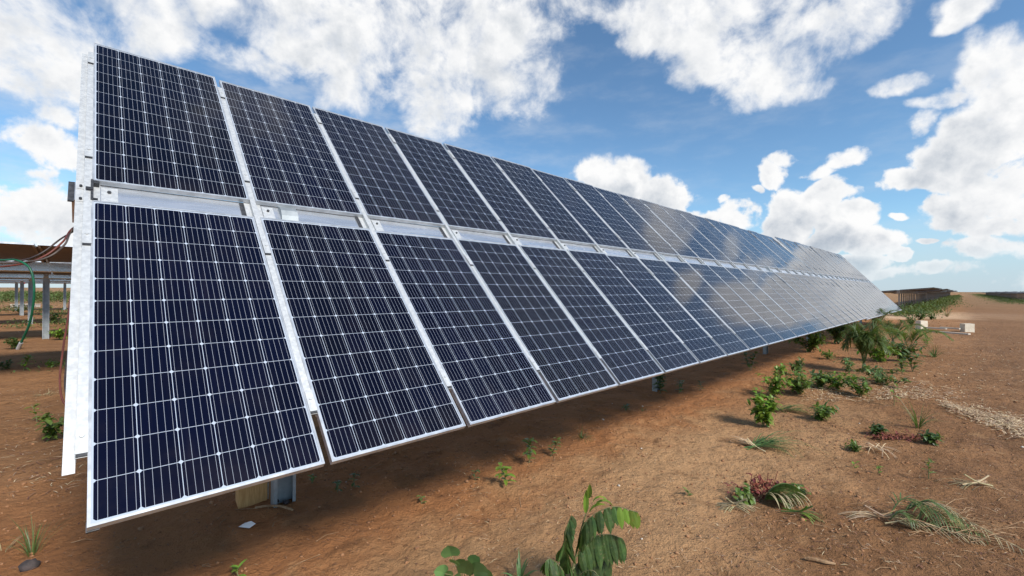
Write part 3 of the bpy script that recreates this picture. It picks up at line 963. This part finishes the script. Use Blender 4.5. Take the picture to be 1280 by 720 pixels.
def palm(px, py, h, label, n=7, spread=.8, Lf=.35, mat='palm', name='young_palm', trunk=.15):
    x, y, z = on(px, py)
    root = plant(name, (x, y, z), label, 'palm')
    b = MB(); b.tube([(0, 0, -.03), (.01, 0, trunk*h), (.0, 0, trunk*h*1.6)], [.05*h, .045*h, .02*h], 8)
    b.build('stem', M['stem'], root)
    for k in range(n):
        an = k*2*math.pi/n+rn.uniform(-.3, .3)
        s_ = spread*rn.uniform(.5, 1.1)*h
        d = Vector((math.cos(an), math.sin(an), 0))
        f = MB()
        z0 = trunk*h
        frond(f, [(0, 0, z0), tuple(d*s_*.35+Vector((0, 0, h*rn.uniform(.55, .75)))), tuple(d*s_*.8+Vector((0, 0, h*rn.uniform(.7, 1.0)))), tuple(d*s_*1.25+Vector((0, 0, h*rn.uniform(.45, .8))))], 30, Lf*h, .026*max(h, .8))
        f.build('frond', M[mat], root)
    return root


def bush(px, py, h, w, label, mat='leaf', n=140, L=.07, W=.03, name='shrub', group=None):
    x, y, z = on(px, py)
    root = plant(name, (x, y, z), label, 'shrub', group)
    st, lf = MB(), MB()
    for s in range(max(6, n//8)):
        an = rn.uniform(0, 6.283); rr = w/2*rn.uniform(.2, 1)
        tip = Vector((math.cos(an)*rr, math.sin(an)*rr, h*rn.uniform(.45, 1.0)))
        c = bez([(0, 0, -.02), tip*.5+Vector((0, 0, h*.12)), tip], 5)
        st.tube(c, [.006*h*(1.3-k/len(c)) for k in range(len(c))], 4)
        for k in range(16):
            p = c[rn.randrange(2, len(c))]+rv(.02)
            d = Vector((rn.uniform(-1, 1), rn.uniform(-1, 1), rn.uniform(-.3, .9)))
            lf.leaf(p, d, L*1.15*rn.uniform(.6, 1.2), W*1.2*rn.uniform(.8, 1.2), .6, 3, .25)
    st.build('stem', M['stem'], root)
    lf.build('foliage', M[mat], root)
    return root


# --- the compound-leaved plant in the middle foreground
Y0 = 2.42
base = on(716, 752)
root = plant('compound_leaf_plant', base, 'tall dark green plant with hanging compound leaves at the bottom centre edge', 'plant')
B0 = Vector(base)
def q3(px, py, dy=0.0): return W3(px, py, Y0+dy)-B0
st, lf, ly = MB(), MB(), MB()
c = bez([(0, 0, -.03), q3(714, 725), q3(722, 690), q3(728, 660), q3(737, 632)], 8)
st.tube(c, [.007*(1-.6*k/len(c)) for k in range(len(c))], 7)
pinnate(lf, st, [q3(724, 682), q3(733, 652, -.03), q3(765, 633, -.06), q3(799, 640, -.05)], 19, .125, .040, .25, 1.0, .22, start=.10, tip=ly)  # end leaflets in brighter green: their sunlit look is put into the colour
pinnate(lf, st, [q3(722, 695), q3(738, 673, .02), q3(760, 667, .03), q3(779, 672, .03)], 16, .185, .042, .15, 1.0, .18, start=.12)
pinnate(lf, st, [q3(716, 712), q3(730, 698, .06), q3(748, 693, .08), q3(762, 700, .09)], 13, .14, .044, .2, 1.0, .25)
pinnate(lf, st, [q3(718, 715), q3(708, 690, -.02), q3(708, 665, -.03), q3(716, 642, -.02)], 13, .115, .036, .2, .75, .35)
pinnate(lf, st, [q3(715, 730), q3(702, 708, -.05), q3(690, 698, -.08), q3(684, 700, -.10)], 10, .13, .040, .3, .9, .4)
pinnate(lf, st, [q3(717, 735), q3(728, 716, -.06), q3(742, 712, -.10), q3(752, 722, -.12)], 7, .12, .034, .3, .9, .4)
ly.leaf(q3(733, 640), Vector((.03, 0, 1)), .13, .032, 0, 5, .5, up=(0, -1, 0))
ly.leaf(q3(737, 622), Vector((.05, -.1, 1)), .085, .030, .1, 5, .6, up=(0, -1, .1))
ly.leaf(q3(738, 640), Vector((.6, -.1, .9)), .11, .030, .9, 6, .5)
ly.leaf(q3(745, 632), Vector((.8, .1, .8)), .14, .026, 1.6, 6, .5)
ly.leaf(q3(742, 628), Vector((.5, -.1, .9)), .10, .026, 1.4, 6, .4)
st.build('stem', M['stem'], root); lf.build('foliage', M['leaf_mid'], root); ly.build('young_and_lit_leaves', M['leaf_bright'], root)

# --- round-leaved seedling beside it
base = on(580, 750); B0 = Vector(base); Y0 = 2.43
root = plant('round_leaf_seedling', base, 'seedling with broad round pale green leaves at the bottom edge, left of the compound-leaved plant', 'plant')
st, lf = MB(), MB()
for (px, py, dy, L, W, dx, up_) in ((566, 694, 0, .078, .082, -.1, 1), (570, 703, -.03, .060, .050, .1, .5), (583, 716, .0, .105, .075, .15, 1), (594, 716, -.03, .085, .080, .6, .5), (558, 716, -.02, .062, .062, -.5, .6),
                                (573, 728, -.06, .075, .085, -.2, .3), (597, 734, -.05, .085, .095, .5, .3), (578, 708, .04, .07, .06, .2, .9), (592, 704, .02, .07, .06, .4, .9), (604, 722, .0, .07, .07, .6, .6), (563, 722, .02, .07, .06, -.3, .6)):
    tgt = q3(px, py, dy)
    st.tube(bez([(0, 0, -.01), tgt*.5+Vector((0, .02, .03)), tgt], 5), .0022, 5)
    lf.leaf(tgt, Vector((dx, -.35, up_)), L*1.25, W*1.3, .5, 6, .16, shape=2, up=(0, -1, .55))
st.build('stem', M['stem'], root); lf.build('foliage', M['leaf_soft'], root)

tuft(652, 735, .16, 'small clump of narrow yellow green leaves at the bottom edge between the two larger plants', 'leaf_soft', 14, .022, .5, 'leafy_tuft', cat='plant')
tuft(560, 742, .10, 'few dry curled leaves at the bottom edge beside the round-leaved seedling', 'palm_dry', 10, .018, .8, 'leafy_tuft', cat='plant')

# --- seedlings in the shade under the near array
seedling(634, 608, .19, 'small seedling with bright green drooping leaflets in the shade, nearest the round-leaved one', 'leaf_bright', 16, .075, .03, lean=(-.05, -.06), compound=False, spread=.9)
seedling(662, 582, .24, 'dark green upright seedling in the shade below the third panel', 'leaf', 15, .075, .03)
seedling(688, 573, .18, 'low sprawling seedling right of the upright one in the shade', 'leaf', 13, .065, .026, lean=(.10, .02))
seedling(596, 606, .09, 'thin dark seedling beside a dead twig in the shade', 'leaf_dark', 6, .04, .016)
seedling(528, 634, .06, 'tiny green sprout alone on brown soil below the second panel', 'leaf', 5, .035, .018)
seedling(391, 604, .07, 'tiny green seedling just right of the first post', 'leaf', 7, .04, .02)
seedling(423, 618, .10, 'dark seedling on red soil, left one of a pair below the first panel joint', 'leaf_dark', 8, .045, .018)
seedling(446, 612, .13, 'dark thin seedling on red soil, right one of a pair below the first panel joint', 'leaf_dark', 10, .045, .018)
seedling(303, 722, .07, 'tiny bright green shoot at the bottom edge below the timber block', 'leaf_bright', 5, .05, .018)
tuft(728, 548, .20, 'dark green grass tuft lying over in the shade below the fourth panel', 'palm', 42, .007, 1.3, lean=(.3, -.3))
seedling(826, 490, .42, 'dark leafy seedling at the foot of the second post', 'leaf_dark', 16, .11, .045, stems=3)
seedling(849, 489, .26, 'olive seedling just right of the second post', 'palm', 10, .08, .03, stems=2)
seedling(875, 487, .16, 'small dark seedling under the lower edge between second and third post', 'leaf_dark', 8, .07, .03)
seedling(938, 465, .38, 'tall dark seedling in the shade left of the third post', 'leaf_dark', 16, .13, .05, stems=2)
seedling(783, 513, .10, 'low olive weed sprawling in the shade below the fifth panel', 'palm', 9, .06, .02, stems=2)
tuft(805, 512, .10, 'sparse dark weed on red soil below the sixth panel', 'palm', 14, .006, 1.2)

# --- left side
tuft(44, 690, .30, 'thin upright green grass tuft at the lower left, left of the near array', 'palm', 26, .006, .35)
tuft(8, 688, .20, 'sparse grass blades at the left edge beside the taller tuft', 'palm_dry', 8, .005, .6)
bush(66, 547, .32, .46, 'low green seedling cluster with broad leaves beside the end rail', 'leaf', 56, .085, .04)
seedling(48, 528, .22, 'seedling with bright leaf tips left of the cluster by the end rail', 'leaf_bright', 9, .08, .032, lean=(-.08, 0))
seedling(30, 464, .36, 'bright green seedling standing just below the green conduit end', 'leaf_bright', 16, .10, .035, stems=2)
bush(22, 438, .34, .5, 'dark bush behind the hanging end of the green conduit', 'leaf_dark', 90, .10, .04)
bush(76, 424, .46, .7, 'yellow green bush at the left, nearest the end rail', 'leaf_bright', 90, .12, .04)
bush(68, 403, .45, .9, 'dark green bush behind the yellow green one at the left', 'leaf_dark', 110, .13, .05)
bush(66, 460, .16, .42, 'low yellow green weed on a clod bank at the left', 'leaf_bright', 50, .07, .03)
tuft(58, 497, .14, 'flattened dry grass clump left of the end rail', 'palm_dry', 60, .006, 1.8, r0=.12)
bush(25, 391, .5, 1.1, 'dark bush in front of the pale pallet', 'leaf_dark', 110, .15, .06)
bush(58, 388, .5, .9, 'green bush right of the pale pallet', 'leaf', 100, .15, .06)
bush(10, 462, .18, .4, 'small dark weed at the left edge under the conduit', 'leaf_dark', 36, .07, .03)
bush(90, 396, .4, .8, 'olive bush half hidden by the end rail', 'palm', 80, .13, .04)

# --- right of the array: bushes and young palms
bush(1012, 441, .62, 1.1, 'dark green bush in front of the third post', 'leaf', 190, .16, .06)
bush(1048, 430, .95, 1.2, 'dense dark bush under the far end of the near array', 'leaf_dark', 240, .17, .06)
palm(1080, 466, .92, 'young palm with upright striped fronds standing in the middle of the scrub', 13, .38, .42, trunk=.12)
palm(1096, 416, 1.0, 'tall dark palm behind the young one, below the joint of the two arrays', 9, .7, .36, 'leaf_dark')
palm(1116, 430, .8, 'spreading palm right of the dark one with fronds reaching to the pale block', 11, .85, .36, 'palm')
palm(1136, 443, .8, 'low bright palm in front of the spreading one', 9, 1.0, .4, 'leaf')
bush(1101, 452, .55, 1.0, 'bright bush right beside the young palm', 'leaf_bright', 150, .14, .05)
bush(1128, 452, .5, .8, 'dark bush at the right edge of the palm clump', 'leaf_dark', 120, .13, .05)
bush(1140, 408, .45, .55, 'tiny round bush left of the pale block', 'leaf_dark', 80, .12, .05)
bush(1150, 401, .55, .7, 'round green bush on the pale track', 'leaf_dark', 90, .15, .06)
bush(1163, 399, .3, .7, 'low dark bush on the pale track, right of the round one', 'leaf_dark', 60, .13, .05)
bush(1104, 482, .32, .9, 'low olive shrub in front of the palms', 'palm', 130, .11, .035)
seedling(1141, 466, .45, 'seedling with long upright leaves right of the palm clump', 'palm', 12, .16, .05, stems=3)
seedling(1128, 470, .34, 'smaller dark seedling beside the one with long leaves', 'leaf', 12, .11, .045, stems=2)
bush(1036, 449, .22, .5, 'small weed below the dark bush near the third post', 'leaf', 50, .09, .035)
bush(996, 470, .35, .55, 'olive weed left of the young palm', 'palm', 60, .10, .035)
bush(1047, 487, .30, .55, 'bright green weed in dry litter in front of the young palm', 'leaf_bright', 90, .09, .035)
bush(1076, 494, .34, .55, 'dark leafy weed in dry litter in front of the young palm', 'leaf', 90, .10, .04)
bush(1062, 470, .30, .5, 'pale green weed behind the dry litter', 'leaf_soft', 60, .10, .03)
bush(967, 494, .50, .50, 'yellow green shrub behind the tall bright one', 'leaf_bright', 110, .09, .04)
bush(1000, 492, .40, .75, 'leafy green shrub between the tall bright one and the young palm', 'leaf', 120, .10, .04)
bush(1023, 486, .34, .6, 'dark creeping shrub right of the leafy green one', 'leaf_dark', 100, .10, .035)
bush(954, 529, .50, .38, 'tall bright green shrub with hanging leaves on the pale soil', 'leaf_bright', 150, .10, .042)
bush(1023, 522, .20, .48, 'low dark green shrub on open soil right of the tall bright one', 'leaf', 100, .075, .035)
bush(1095, 538, .10, .26, 'small dark green weed beside the red brown twigs', 'leaf_dark', 40, .06, .035)
bush(1162, 551, .13, .34, 'dark weed at the right end of the red brown twigs', 'leaf_dark', 46, .07, .03)
bush(1068, 559, .06, .22, 'flat green weed on open soil', 'leaf', 22, .05, .018)
seedling(1070, 582, .05, 'tiny green weed on open soil, right of the wilted heap', 'leaf_bright', 6, .035, .015)
seedling(1099, 590, .08, 'tiny yellow green weed on open soil, right of the wilted heap', 'leaf_bright', 8, .04, .018)
seedling(1118, 506, .40, 'spindly yellowing shoot above the dry litter', 'leaf_bright', 9, .10, .02, stems=1)
seedling(860, 621, .05, 'tiny green sprout on the pale track in front of the array', 'leaf', 5, .04, .018)
seedling(1161, 598, .20, 'small sprout with a pale tip above the dried fronds', 'leaf', 8, .05, .02)
seedling(1158, 432, .2, 'small weed in front of the long plank', 'leaf_bright', 8, .1, .04, stems=2)
tuft(1168, 446, .45, 'dry olive weed on open soil in front of the planks', 'palm', 24, .02, .9)
tuft(1184, 396, .9, 'dry branching weed at the right end of the pale track', 'palm_dry', 40, .03, .9)
tuft(1148, 532, .45, 'upright olive weed above the red brown twigs', 'palm', 26, .012, .5)


# --- cut palm leaf that has flopped over on open soil
def flopped(px, py, label, dirs, L, mats, W=.011, n=60, hump=.12, name='cut_palm_leaf'):
    x, y, z = on(px, py)
    root = plant(name, (x, y, z), label, 'palm leaf')
    for k, (dx, dy, ln, mt) in enumerate(dirs):
        b = MB()
        d = Vector((dx, dy, 0)).normalized()
        s_ = Vector((-d.y, d.x, 0))
        for j in range(n):
            a0 = rn.uniform(-.55, .55)
            dd = (d+s_*a0).normalized()
            p0 = d*rn.uniform(-.05, .22)*ln + s_*a0*.05
            dd.z = rn.uniform(.25, .9)*hump*5
            b.leaf((p0.x, p0.y, .012+rn.uniform(0, .03)), dd, ln*rn.uniform(.5, 1.05), W*rn.uniform(.7, 1.3), rn.uniform(.7, 1.5), 8, .3, shape=1)
        b.tube(bez([(-d.x*.12, -d.y*.12, .01), (0, 0, .04), (d.x*ln*.3, d.y*ln*.3, .10)], 5), .006, 6)
        b.build('frond', M[mt], root)
    return root


flopped(944, 556, 'cut palm leaf flopped on pale soil below the tall bright shrub', [(1, -.12, .66, 'leaf_soft'), (.9, .35, .5, 'palm'), (-.3, .5, .30, 'straw')], .6, None, n=34, hump=.22)
flopped(975, 512, 'green palm blades spread on soil behind the tall bright shrub', [(1, -.1, .7, 'palm'), (-.2, .6, .3, 'palm')], .6, None, n=36, hump=.14)

# wilted heap: folded fan, red-brown leaves, green sprig
x, y, z = on(968, 628)
root = plant('wilted_heap', (x, y, z), 'wilted heap of folded green palm fan, red brown leaves and green sprigs', 'plant heap')
root.scale = (1.3, 1.2, 1.3)
b = MB()
for k in range(34):                             # folded fan arching over from its left hub
    t = k/33
    an = -1.15+2.0*t
    d = Vector((math.cos(an)*.75, -.35+.55*t, 1.15*math.sin(max(.25, 1.3-abs(an)))))
    b.leaf((-.06+.05*t, .03*t, .03+.03*math.sin(3*t)), d, .26+.08*t, .017, 1.5+.4*t, 9, .5, shape=1)
b.build('folded_fan', M['palm'], root)
b = MB()
for k in range(16):
    d = Vector((rn.uniform(.0, .45), -1+rn.uniform(-.1, .3), rn.uniform(.6, 1.2)))
    b.leaf((-.05+.012*k, .01, .06), d, .17, .009, 1.6, 8, .3, shape=1)
b.build('pale_blades', M['palm_dry'], root)
b = MB()
for k in range(170):
    p = Vector((rn.gauss(.0, .10), rn.gauss(.12, .04), abs(rn.gauss(.05, .035))))
    d = Vector((rn.uniform(-1, 1), rn.uniform(-1, 1), rn.uniform(-.2, 1)))
    b.leaf(p, d, rn.uniform(.025, .055), .020, .8, 3, .4)
for k in range(9):
    p = Vector((rn.uniform(-.1, .1), rn.uniform(.08, .16), .02))
    b.tube([p, p+Vector((rn.uniform(-.1, .12), .01, rn.uniform(.05, .15)))], .0022, 4)
b.build('wilted_leaves', M['leaf_red'], root)
b = MB()
for k in range(26):
    p = Vector((-.19+rn.uniform(-.05, .05), .03+rn.uniform(-.04, .06), rn.uniform(.02, .11)))
    b.leaf(p, (rn.uniform(-.6, .6), -.7, rn.uniform(-.3, .3)), .055, .030, .9, 4, .3)
b.build('green_sprig', M['leaf'], root)
b = MB()
for k in range(18):
    p = Vector((.19+rn.uniform(-.03, .05), .10+rn.uniform(-.04, .04), rn.uniform(.03, .10)))
    b.leaf(p, (rn.uniform(-.2, 1), -.5, rn.uniform(-.3, .5)), .055, .026, .7, 4, .3)
b.build('green_sprig', M['leaf'], root)
flopped(918, 634, 'faded palm blades lying left of the wilted heap', [(-.8, -.25, .28, 'palm_dry'), (.8, -.5, .30, 'palm_dry')], .3, None, n=16, hump=.05, W=.008)
flopped(1000, 648, 'green and yellow blades trailing out from the front of the wilted heap', [(.9, -.5, .28, 'palm'), (.5, -.8, .18, 'leaf_bright')], .3, None, n=9, hump=.05, W=.010)

# pile of dried fronds and twigs
x, y, z = on(1165, 662)
root = plant('dried_frond_pile', (x, y, z), 'sprawling pile of half dried palm fronds and twigs at the lower right', 'frond pile')
b = MB()
for pts, nl, L in (([(-.22, .10, .03), (-.10, .12, .14), (.0, .02, .13), (.08, -.12, .03)], 16, .20), ([(-.05, .14, .05), (.03, .05, .16), (.12, -.04, .10), (.20, -.18, .02)], 14, .20), ([(.02, .20, .05), (-.02, .05, .13), (-.06, -.08, .05)], 12, .16), ([(-.28, .04, .02), (-.22, .0, .10), (-.18, -.08, .06)], 10, .12)):
    frond(b, pts, nl, L, .011, flat=.35, fan=.8, r=.005)
b.build('green_frond', M['palm'], root)
b = MB()
for pts, nl, L in (([(-.36, -.02, .03), (-.18, -.04, .06), (.0, -.14, .04), (.14, -.20, .02)], 16, .15), ([(.06, .26, .04), (.12, .10, .12), (.22, -.1, .06), (.30, -.34, .01)], 20, .14), ([(.0, .20, .03), (.2, .22, .07), (.38, .18, .03)], 14, .10)):
    frond(b, pts, nl, L, .009, flat=.4, fan=.7, r=.005)
b.build('dry_frond', M['palm_dry'], root)
b = MB()
for k in range(80):
    p = Vector((rn.gauss(.06, .2), rn.gauss(0, .14), rn.uniform(.005, .05)))
    an = rn.uniform(-.9, .4)+(3.14 if rn.random() < .3 else 0); l_ = rn.uniform(.08, .32)
    q_ = p+Vector((math.cos(an)*l_, math.sin(an)*l_, rn.uniform(-.01, .05)))
    b.tube([p, (p+q_)/2+Vector((0, .01, .015)), q_], [.0035, .003, .002], 4)
b.tube(bez([(-.30, .05, .02), (.0, .0, .03), (.3, -.12, .02)], 6), .003, 4)
b.tube(bez([(.10, .25, .02), (.0, .0, .03), (.2, -.28, .02)], 6), .003, 4)
b.build('twigs', M['stick'], root)
flopped(1105, 655, 'bleached dry fronds lying left of the half dried pile', [(-.8, .25, .40, 'straw'), (.9, -.5, .42, 'palm_dry')], .4, None, n=18, hump=.05, W=.008)
flopped(1222, 612, 'thin dry fronds lying above the half dried pile', [(-.9, .1, .35, 'palm_dry'), (.9, -.1, .3, 'straw')], .4, None, n=14, hump=.05, W=.008)

# red brown twigs on the right
x, y, z = on(1130, 545)
b = MB()
for k in range(230):
    p = Vector((rn.uniform(-.38, .38), rn.gauss(0, .05), abs(rn.gauss(.03, .02))))
    b.leaf(p, (rn.uniform(-1, 1), rn.uniform(-1, 1), rn.uniform(-.2, .8)), rn.uniform(.03, .07), .020, .8, 3, .4)
b.tube(bez([(-.40, .0, .015), (-.1, .02, .03), (.15, -.02, .03), (.42, .0, .015)], 6), .004, 5)
tag(b.build('wilted_branch', M['leaf_red'], loc=(x, y, z)), 'low red brown wilted branch lying on the soil at the right', 'branch')
x, y, z = on(1098, 560)
b = MB()
for k in range(22):
    an = rn.uniform(0, 6.28)
    b.leaf((rn.gauss(0, .04), rn.gauss(0, .04), .02), (math.cos(an), math.sin(an), .5), rn.uniform(.15, .35), .010, .9, 6, .3, shape=1)
tag(b.build('dead_weed', M['straw'], loc=(x, y, z)), 'bleached dead weed left of the red brown branch', 'dead weed')

# scattered litter: uncountable
b = MB()
def scatter_leaf(px0, px1, py0, py1, n, L, mat, W=.008, lift=.01, dens=None):
    for k in range(n):
        px, py = rn.uniform(px0, px1), rn.uniform(py0, py1)
        if dens and rn.random() > dens(px, py): continue
        x, y = G(px, py)
        an = rn.uniform(0, 6.28)
        b.leaf((x, y, ground_z(x, y)+.004+rn.uniform(0, lift)), (math.cos(an), math.sin(an), rn.uniform(-.02, .25)), L*rn.uniform(.4, 1.3), W*rn.uniform(.6, 1.4), .35, 3, .2, mat, shape=1)


def streak(px, py):
    yc = 506+(px-1178)*.25
    w_ = 3.5+(px-1178)*.065
    return math.exp(-((py-yc)/w_)**2)
scatter_leaf(1175, 1330, 498, 560, 9000, .10, 0, .013, .05, streak)
scatter_leaf(1000, 1160, 478, 500, 900, .09, 0, .014, .03)
scatter_leaf(1100, 1200, 484, 500, 240, .12, 0, .012, .02)
scatter_leaf(560, 1280, 560, 720, 700, .05, 0, .004)
scatter_leaf(0, 1280, 470, 720, 2200, .035, 1, .006)
scatter_leaf(900, 1280, 420, 560, 1500, .07, 1, .012)
scatter_leaf(880, 1280, 560, 720, 500, .06, 1, .007)
scatter_leaf(0, 110, 400, 620, 500, .08, 1, .010)
scatter_leaf(0, 110, 480, 620, 160, .09, 0, .008)
scatter_leaf(1120, 1280, 400, 500, 350, .12, 0, .02)
tag(b.build('litter', [M['straw'], M['leaf_brown']]), 'dry straw and leaf litter strewn over the red soil', 'litter', kind='stuff')

# crumbs and clods of soil
b = MB()
def scatter_clod(x0, x1, y0, y1, n, r0, r1, mat=0):
    for k in range(n):
        x, y = rn.uniform(x0, x1), rn.uniform(y0, y1)
        if abs(x) > y*1.35+.5: continue
        m_ = vnoise(x*1.3, y*1.3, 21)+.5
        if rn.random() > m_*1.3-.1: continue
        r = r0+(r1-r0)*rn.random()**3
        b.lump((x, y, ground_z(x, y)+r*.25), r, (rn.uniform(.8, 1.3), rn.uniform(.8, 1.3), rn.uniform(.5, .9)), 6, mat, .3, rn)
scatter_clod(-4.5, 5.5, 2.3, 6.5, 9500, .002, .013)
scatter_clod(-7, 9, 3, 13, 3200, .004, .022)
scatter_clod(-12, 26, 10, 30, 1800, .010, .042)
scatter_clod(-5, 8, 2.3, 9, 110, .004, .016, 1)
tag(b.build('clods', [M['stone'], M['plank']], smooth=True), 'crumbs and clods of red earth scattered over the ground', 'clods', kind='stuff')

# twigs, sparse and countless
b = MB()
for k in range(420):
    x, y = rn.uniform(-5, 8), rn.uniform(2.4, 10)
    if abs(x) > y*1.3: continue
    an = rn.uniform(0, 6.28); l_ = rn.uniform(.04, .20)
    z = ground_z(x, y)+.006
    p = Vector((x, y, z)); q_ = Vector((x+math.cos(an)*l_, y+math.sin(an)*l_, ground_z(x+math.cos(an)*l_, y+math.sin(an)*l_)+.006))
    b.tube([p, (p+q_)/2+Vector((rn.uniform(-.02, .02), rn.uniform(-.02, .02), .008)), q_], [.0028, .0022, .0012], 4)
tag(b.build('twigs', M['stick']), 'thin dry twigs scattered over the soil', 'twigs', kind='stuff')

# low scrub along the far rows and behind on the left, uncountable
b = MB()
def scrub(x, y, h, w, n=26):
    z = ground_z(x, y)
    for k in range(n):
        an = rn.uniform(0, 6.28); rr = w*rn.random()**.6
        hz = h*rn.random()*(1-.5*(rr/w))
        b.leaf((x+math.cos(an)*rr, y+math.sin(an)*rr, z+hz), (rn.uniform(-1, 1), rn.uniform(-1, 1), rn.uniform(0, 1.2)), h*.30*rn.uniform(.6, 1.3), h*.13, .6, 2, .3)
def row_xy(u, n): return u*UX-n*UY, u*UY+n*UX
for k in range(360):                                   # beside the far line
    u = 40+200*rn.random()**1.4; x, y = row_xy(u, n_mid+rn.gauss(-.8, .75)-.003*u)
    scrub(x, y, rn.uniform(.35, .9), rn.uniform(.5, 1.4), 44)
for k in range(700):
    u = 90+330*rn.random()**1.2; x, y = row_xy(u, -8.6+rn.gauss(2.4, 1.5))
    scrub(x, y, rn.uniform(.3, .8), rn.uniform(.8, 2.2), 20)
for k in range(950):                                   # behind, on the left
    y = rn.uniform(48, 120); x = y*rn.uniform(-1.35, -.85)
    scrub(x, y, rn.uniform(.5, 1.3), rn.uniform(.8, 2.2), 24)
for k in range(330):
    y = 9+40*rn.random()**1.3; x = y*rn.uniform(-1.3, -.85)
    if vnoise(x*.25, y*.25, 33) < 0: continue
    scrub(x, y, rn.uniform(.15, .5), rn.uniform(.3, 1.0), 40)
for k in range(900):                                   # far edge of the plain
    y = rn.uniform(250, 900); x = y*rn.uniform(-1.5, 1.5)
    scrub(x, y, rn.uniform(1.0, 2.6), rn.uniform(4, 16), 12)
tag(b.build('scrub', M['scrub']), 'low green scrub along the far rows and under the arrays behind', 'scrub', kind='stuff')
